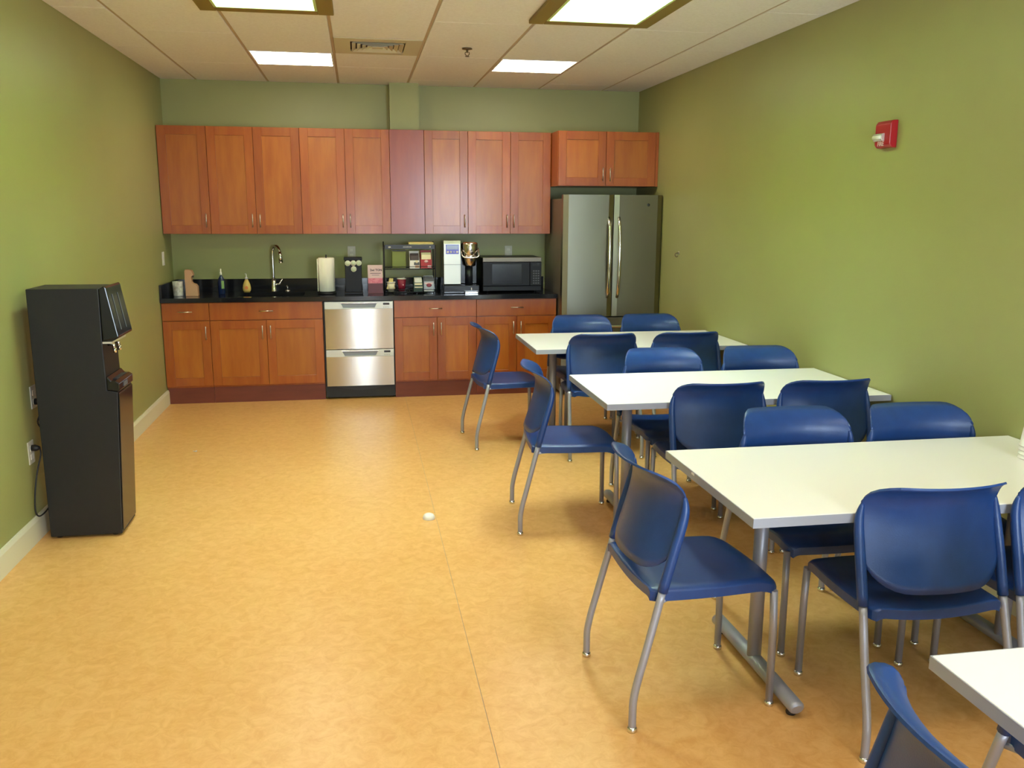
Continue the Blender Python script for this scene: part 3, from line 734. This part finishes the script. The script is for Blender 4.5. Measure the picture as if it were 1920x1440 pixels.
# ------------------------------------------------------------------ wall plates and fittings
def plate_back(x, z, label, kind='outlet'):
    t = thing('wall_outlet', label, 'outlet', (x, 0, z))
    p = obj('cover_plate', box(B(), x-.036, x+.036, -.006, -.0005, z-.058, z+.058, .002, 1), 'plate', t)
    for dz in (-.022, .022): obj('socket', box(B(), x-.017, x+.017, -.008, -.006, z+dz-.014, z+dz+.014, .003, 1), 'offwhite', p)
plate_back(1.590, 1.262, 'grey wall outlet behind the pod tower'); plate_back(3.070, 1.262, 'grey wall outlet above the microwave')
def plate_left(name, y, z, label, cat, sw=False, plug=None, m='plate'):
    t = thing(name, label, cat, (0, y, z))
    p = obj('cover_plate', box(B(), .0005, .006, y-.037, y+.037, z-.058, z+.058, .002, 1), m, t)
    if sw: obj('rocker', box(B(), .006, .009, y-.016, y+.016, z-.032, z+.032, .002, 1), 'white', p)
    else:
        for dz in (-.022, .022): obj('socket', box(B(), .006, .008, y-.017, y+.017, z+dz-.014, z+dz+.014, .002, 1), 'offwhite', p)
plate_left('light_switch', -.394, 1.234, 'white switch plate on the left wall beside the counter', 'switch', True, m='white')
plate_left('wall_outlet', -3.655, .715, 'upper wall outlet behind the water cooler', 'outlet')
plate_left('wall_outlet', -3.760, .452, 'lower wall outlet behind the water cooler', 'outlet')
def cord(label, y, z, path):
    t = thing('power_cord', label, 'cord', (0, y, z))
    obj('plug', lathe(B(), [(.001,0),(.016,0),(.017,.018),(.012,.030),(.006,.040),(.001,.04)], (.0085, y, z), 14, 'x'), 'blackmatte', t)
    obj('cable', tube(B(), path, .004, 8, n=5), 'blackmatte', t)
cord('black plug and looping cord in the upper outlet', -3.655, .690, [(.046,-3.655,.690),(.052,-3.69,.66),(.035,-3.72,.60),(.045,-3.70,.56),(.055,-3.66,.55)])
cord('black plug and cord hanging from the lower outlet to the baseboard', -3.760, .474, [(.046,-3.760,.474),(.052,-3.775,.44),(.034,-3.79,.36),(.024,-3.82,.26),(.022,-3.835,.17),(.030,-3.82,.135),(.046,-3.78,.14),(.054,-3.70,.16)])
# hook on the right wall
t = thing('wall_hook', 'small metal hook on the right wall beside the refrigerator', 'hook', (W, -1.228, 1.298))
obj('plate', lathe(B(), [(.001,-.004),(.014,-.004),(.015,-.0005)], (W,-1.228,1.306), 14, 'x'), 'nickel', t)
obj('hook', tube(B(), [(W-.003,-1.228,1.306),(W-.028,-1.228,1.302),(W-.034,-1.228,1.285),(W-.020,-1.228,1.272),(W-.010,-1.228,1.280)], .0045, 8, n=4), 'brass', t)
# fire alarm strobe
ay, az = -4.135, 2.040
t = thing('fire_alarm', 'red fire alarm strobe mounted high on the right wall', 'fire alarm', (W, ay, az))
hs = obj('housing', prism(B(), [(W-.0005,az-.068),(W-.0005,az+.068),(W-.030,az+.066),(W-.042,az+.050),(W-.042,az-.050),(W-.030,az-.064)], ay-.080, ay+.052, 'y', .004), 'red', t)
st = obj('strobe_lens', prism(B(), [(W-.041,az-.034),(W-.041,az+.006),(W-.054,az+.004),(W-.064,az-.014),(W-.054,az-.032)], ay-.035, ay+.046, 'y', .003), 'clearstrobe', t)
obj('flash_tube', tube(B(), [(W-.054, ay-.030, az-.014), (W-.054, ay+.042, az-.014)], .011, 8), 'white', st)
text_mesh('lettering', 'FIRE', .030, 'pink', hs, (W-.0428, ay-.005, az-.047), (PI/2, 0, -PI/2), bold=.0006)

# ------------------------------------------------------------------ water cooler
wy0, wy1 = -3.800, -3.530
t = thing('water_cooler', 'tall black floor-standing water cooler against the left wall', 'water cooler', (.24, (wy0+wy1)/2, 0))
prof = [(.068,.012),(.412,.012),(.440,.60),(.448,.755),(.398,.765),(.398,.815),(.395,1.000),(.398,1.272),(.068,1.272)]
obj('body', prism(B(), prof, wy0, wy1, 'y', .004), 'blackmatte', t)
obj('front_panel', prism(B(), [(.4135,.03),(.418,.03),(.454,.745),(.449,.750)], wy0+.006, wy1-.006, 'y', .0015), 'blackgloss', t)
ba = obj('basin', prism(B(), [(.399,.768),(.449,.757),(.456,.760),(.458,.800),(.440,.812),(.420,.812),(.404,.832),(.399,.832)], wy0, wy1, 'y', .004), 'blackgloss', t)
obj('label', box(B(), .456, .4605, wy0+.08, wy0+.15, .770, .792), 'greyprint', ba)
obj('drip_grate', box(B(), .410, .438, wy0+.05, wy1-.05, .812, .816), 'blackgrey', ba)
vz = obj('visor', prism(B(), [(.399,1.012),(.470,1.026),(.474,1.034),(.432,1.278),(.424,1.284),(.399,1.270)], wy0-.002, wy1+.002, 'y', .005), 'blackgloss', t)
th = math.atan2(.042, .244)
obj('trim_line', box(B(), .4535, .4575, wy0+.07, wy0+.076, 1.06, 1.24, .001, 1, (-th,'Y')), 'greyprint', vz)
obj('trim_line', box(B(), .4535, .4575, wy1-.10, wy1-.096, 1.06, 1.24, .001, 1, (-th,'Y')), 'greyprint', vz)
obj('niche_trim', box(B(), .396, .440, wy0+.001, wy1-.001, 1.000, 1.009), 'plate', t)
for y in (wy0+.085, wy0+.175):
    b = B(); tube(b, [(.398,y,.985),(.425,y,.985),(.428,y,.955)], [.009,.009,.007], 10); lathe(b, [(.001,-.012),(.009,-.012),(.009,.012),(.001,.012)], (.428,y,.955), 12)
    obj('tap', b, 'chrome', t)
for x in (.10, .37):
    for y in (wy0+.04, wy1-.04): obj('foot', tube(B(), [(x,y,0),(x,y,.016)], .016, 10), 'rubber', t)

# ------------------------------------------------------------------ tables
TD, TZ = .785, .737
TABLES = [(2.808, -1.887, 'white table nearest the kitchen cabinets', 4.145, .203), (2.816, -3.583, 'white table second from the kitchen cabinets', 4.06),
          (2.815, -5.199, 'white table carrying a stack of foam cups', 4.06), (2.820, -6.824, 'white table cut off by the lower right photo edge', 4.06)]
def make_table(x0, yb, label, xr, xl=.226):
    x1 = 4.322; yc = yb-TD/2
    t = thing('dining_table', label+', grey edged on steel tee legs', 'table', ((x0+x1)/2, yc, 0), 0, 'white laminate tables along the right wall')
    tp = obj('tabletop', box(B(), x0+.003, x1-.003, yb-TD+.003, yb-.003, TZ-.030, TZ, .0015, 1), 'laminate', t)
    b = B(); z0, z1 = TZ-.031, TZ-.0012
    box(b, x0, x0+.0028, yb-TD, yb, z0, z1); box(b, x1-.0028, x1, yb-TD, yb, z0, z1)
    box(b, x0+.0028, x1-.0028, yb-TD, yb-TD+.0028, z0, z1); box(b, x0+.0028, x1-.0028, yb-.0028, yb, z0, z1)
    obj('edge_band', b, 'edge', tp)
    for cx in (x0+xl, xr):
        lg = obj('column_leg', tube(B(), [(cx, yc, .045), (cx, yc, TZ-.045)], .0255, 18), 'silverpaint', t)
        obj('foot_bar', tube(B(), [(cx, yc-.332, .038), (cx, yc-.324, .041), (cx, yc, .045), (cx, yc+.324, .041), (cx, yc+.332, .038)], [.021,.028,.029,.028,.021], 14, squash=.85), 'silverpaint', lg)
        obj('top_bracket', box(B(), cx-.03, cx+.03, yc-.27, yc+.27, TZ-.048, TZ-.0305, .003, 1), 'blackgrey', lg)
        for s in (-1, 1): obj('glide', lathe(B(), [(.001,0),(.016,0),(.017,.008),(.012,.016),(.010,.030),(.001,.030)], (cx, yc+s*.29, 0), 14), 'rubber', lg)
    obj('stretcher', box(B(), x0+xl+.002, xr-.002, yc-.018, yc+.018, TZ-.090, TZ-.050, .003, 1), 'blackgrey', t)
    return t, tp
tabs = [make_table(*a) for a in TABLES]
obj('sticker', box(B(), 2.8138, 2.8150, -5.50, -5.475, TZ-.012, TZ-.004), 'white', tabs[2][1])

# ------------------------------------------------------------------ chairs
def seat_fn(u, v):
    x = -.202 + .472*u
    hw = .222 + .012*math.sin(PI*min(1, u*1.05)) - .016*u
    if u > .86: hw -= .024*((u-.86)/.14)**3
    if u < .07: hw -= .012*(1-u/.07)**2
    a = abs(v)
    z = .468 - .013*(1-v*v)*math.sin(PI*min(1, u*1.08)) + .004*(1-u)
    if u > .80: z -= .032*((u-.80)/.20)**2
    if a > .86: z -= .012*((a-.86)/.14)**2
    if u < .10: z -= .020*(1-v*v)*(1-u/.10)
    x -= .010*(v*v)*max(0, (u-.5)*2)
    return (x, v*hw, z)
BK = [(.485,-.172),(.55,-.152),(.62,-.130),(.69,-.110),(.75,-.100),(.785,-.104),(.815,-.122),(.838,-.152),(.856,-.190)]
def side_x(z):
    for (z0,x0), (z1,x1) in zip(BK, BK[1:]):
        if z <= z1: return x0+(x1-x0)*(z-z0)/(z1-z0)
    return BK[-1][1]
def back_fn(t, s):
    a = abs(s); zt = .853 + .004*s*s; zb = .512
    if a > .68: q = (a-.68)/.32; zt -= .072*(1-math.sqrt(max(0, 1-q*q)))
    if a > .45: q = (a-.45)/.55; zb += .105*(1-math.sqrt(max(0, 1-q*q)))
    z = zb + (zt-zb)*t
    return (side_x(z) - .056*(1-s*s) , s*.232, z)
def make_chair():
    t = thing('stacking_chair', '', 'chair')
    us = [.0,.03,.07,.13,.22,.34,.46,.58,.70,.78,.84,.89,.93,.965,1]
    vs2 = [-1,-.96,-.92,-.86,-.7,-.45,-.2,0,.2,.45,.7,.86,.92,.96,1]
    obj('seat', shell(B(), seat_fn, us, vs2, .030, 'z'), 'blueplastic', t)
    ts = [0,.08,.18,.3,.42,.54,.64,.73,.80,.86,.91,.955,1]
    ss = [math.sin(PI/2*(-1+2*k/22)) for k in range(23)]
    obj('backrest', shell(B(), back_fn, ts, ss, .0065), 'blueplastic', t)
    for s in (-1, 1):
        post = [(-.172, s*.241, .470), (-.140, s*.240, .590), (-.112, s*.238, .690), (-.103, s*.234, .740), (-.104, s*.228, .775)]
        obj('back_post', tube(B(), post, [.0165,.0165,.0155,.013,.006], 12, n=3), 'blueplastic', t)
        lg = obj('leg', tube(B(), [(-.262, s*.25, .014), (-.262, s*.25, .060), (-.261, s*.25, .105), (-.250, s*.249, .165), (-.232, s*.248, .235), (-.200, s*.245, .360), (-.1725, s*.241, .468)], .0128, 12, n=3), 'silverpaint', t)
        obj('glide', lathe(B(), [(.001,0),(.015,0),(.0165,.004),(.0165,.012),(.012,.018),(.001,.018)], (-.262, s*.25, 0), 14), 'chrome', lg)
        lg = obj('leg', tube(B(), [(.250, s*.200, .014), (.247, s*.200, .30), (.243, s*.198, .418)], .0128, 12), 'silverpaint', t)
        obj('glide', lathe(B(), [(.001,0),(.015,0),(.0165,.004),(.0165,.012),(.012,.018),(.001,.018)], (.250, s*.200, 0), 14), 'chrome', lg)
    b = B()
    for s in (-1, 1): tube(b, [(.240, s*.196, .412), (.22, s*.17, .424), (-.10, s*.17, .424), (-.178, s*.236, .432)], .008, 8)
    tube(b, [(.10, -.17, .424), (.10, .17, .424)], .008, 8)
    obj('seat_frame', b, 'silverpaint', t)
    return t
chair0 = make_chair(); used = [False]
def chair(x, y, deg, label):
    o = chair0 if not used[0] else copy_tree(chair0); used[0] = True
    o.location = (x, y, 0); o.rotation_euler = (0, 0, math.radians(deg)); o['label'] = label; o['category'] = 'chair'; o['group'] = 'blue stacking chairs around the tables'
chair(2.733, -5.632, 2.5, 'blue chair pulled up to the free end of the third table')
chair(2.722, -3.890, -5, 'blue chair at the free end of the second table')
chair(2.670, -2.203, 5, 'blue chair at the free end of the table nearest the kitchen')
chair(2.732, -7.222, -4, 'blue chair cut off at the lower edge by the nearest table')
chair(3.330, -1.970, -90, 'blue chair facing the camera in front of the left refrigerator door')
chair(3.880, -1.970, -90, 'blue chair facing the camera in front of the right refrigerator door')
chair(3.260, -2.590, 90, 'blue chair seen from behind at the kitchen table, nearer its free end')
chair(3.850, -2.590, 90, 'blue chair seen from behind at the kitchen table, nearer the wall')
chair(3.388, -3.660, -90, 'blue chair facing the camera across the second table, nearer its free end')
chair(3.990, -3.662, -90, 'blue chair facing the camera across the second table, nearer the wall')
chair(3.368, -4.297, 90, 'blue chair seen from behind at the second table, nearer its free end')
chair(3.926, -4.300, 90, 'blue chair seen from behind at the second table, nearer the wall')
chair(3.390, -5.262, -90, 'blue chair facing the camera across the third table, nearer its free end')
chair(3.945, -5.268, -90, 'blue chair facing the camera across the third table, nearer the wall')
chair(3.388, -5.902, 90, 'large blue chair seen from behind at the third table')
chair(3.925, -5.910, 90, 'blue chair seen from behind, cut by the right photo edge')
chair(3.345, -6.905, -90, 'blue chair under the nearest table, mostly out of frame')

# ------------------------------------------------------------------ small things
cz = TZ+.0003
for k, wh in enumerate(('bottom', 'second lowest', 'third', 'topmost')):
    c = (4.155, -5.53, cz+.016*k)
    b = lathe(B(), [(.0455,0),(.0485,0),(.050,.003),(.0485,.006),(.047,.007),(.0365,.091),(.035,.092),(.001,.092),(.001,.0905),(.035,.0905),(.0455,.007),(.0454,.001)], c, 26)
    solo('foam_cup', b, 'white', c, wh+' white foam cup of the upside-down stack on the third table', 'cup', 'stacked foam cups on the third table')
solo('floor_cap', lathe(B(), [(.033,0),(.034,.004),(.032,.014),(.026,.024),(.015,.030),(.001,.032)], (1.99,-3.80,0), 26), 'offwhite', (1.99,-3.80,0.0),
     'small round white domed cap on the open linoleum floor', 'cap')
solo('paper_scrap', shell(B(), lambda u, v: (.482+.026*u, -2.205+.014*v, .004+.004*math.sin(6*u+3*v)), [0,.25,.5,.75,1], [0,.5,1], .0012), 'white', (.495,-2.20,0.0),
     'tiny white paper scrap on the floor by the left wall', 'paper scrap')
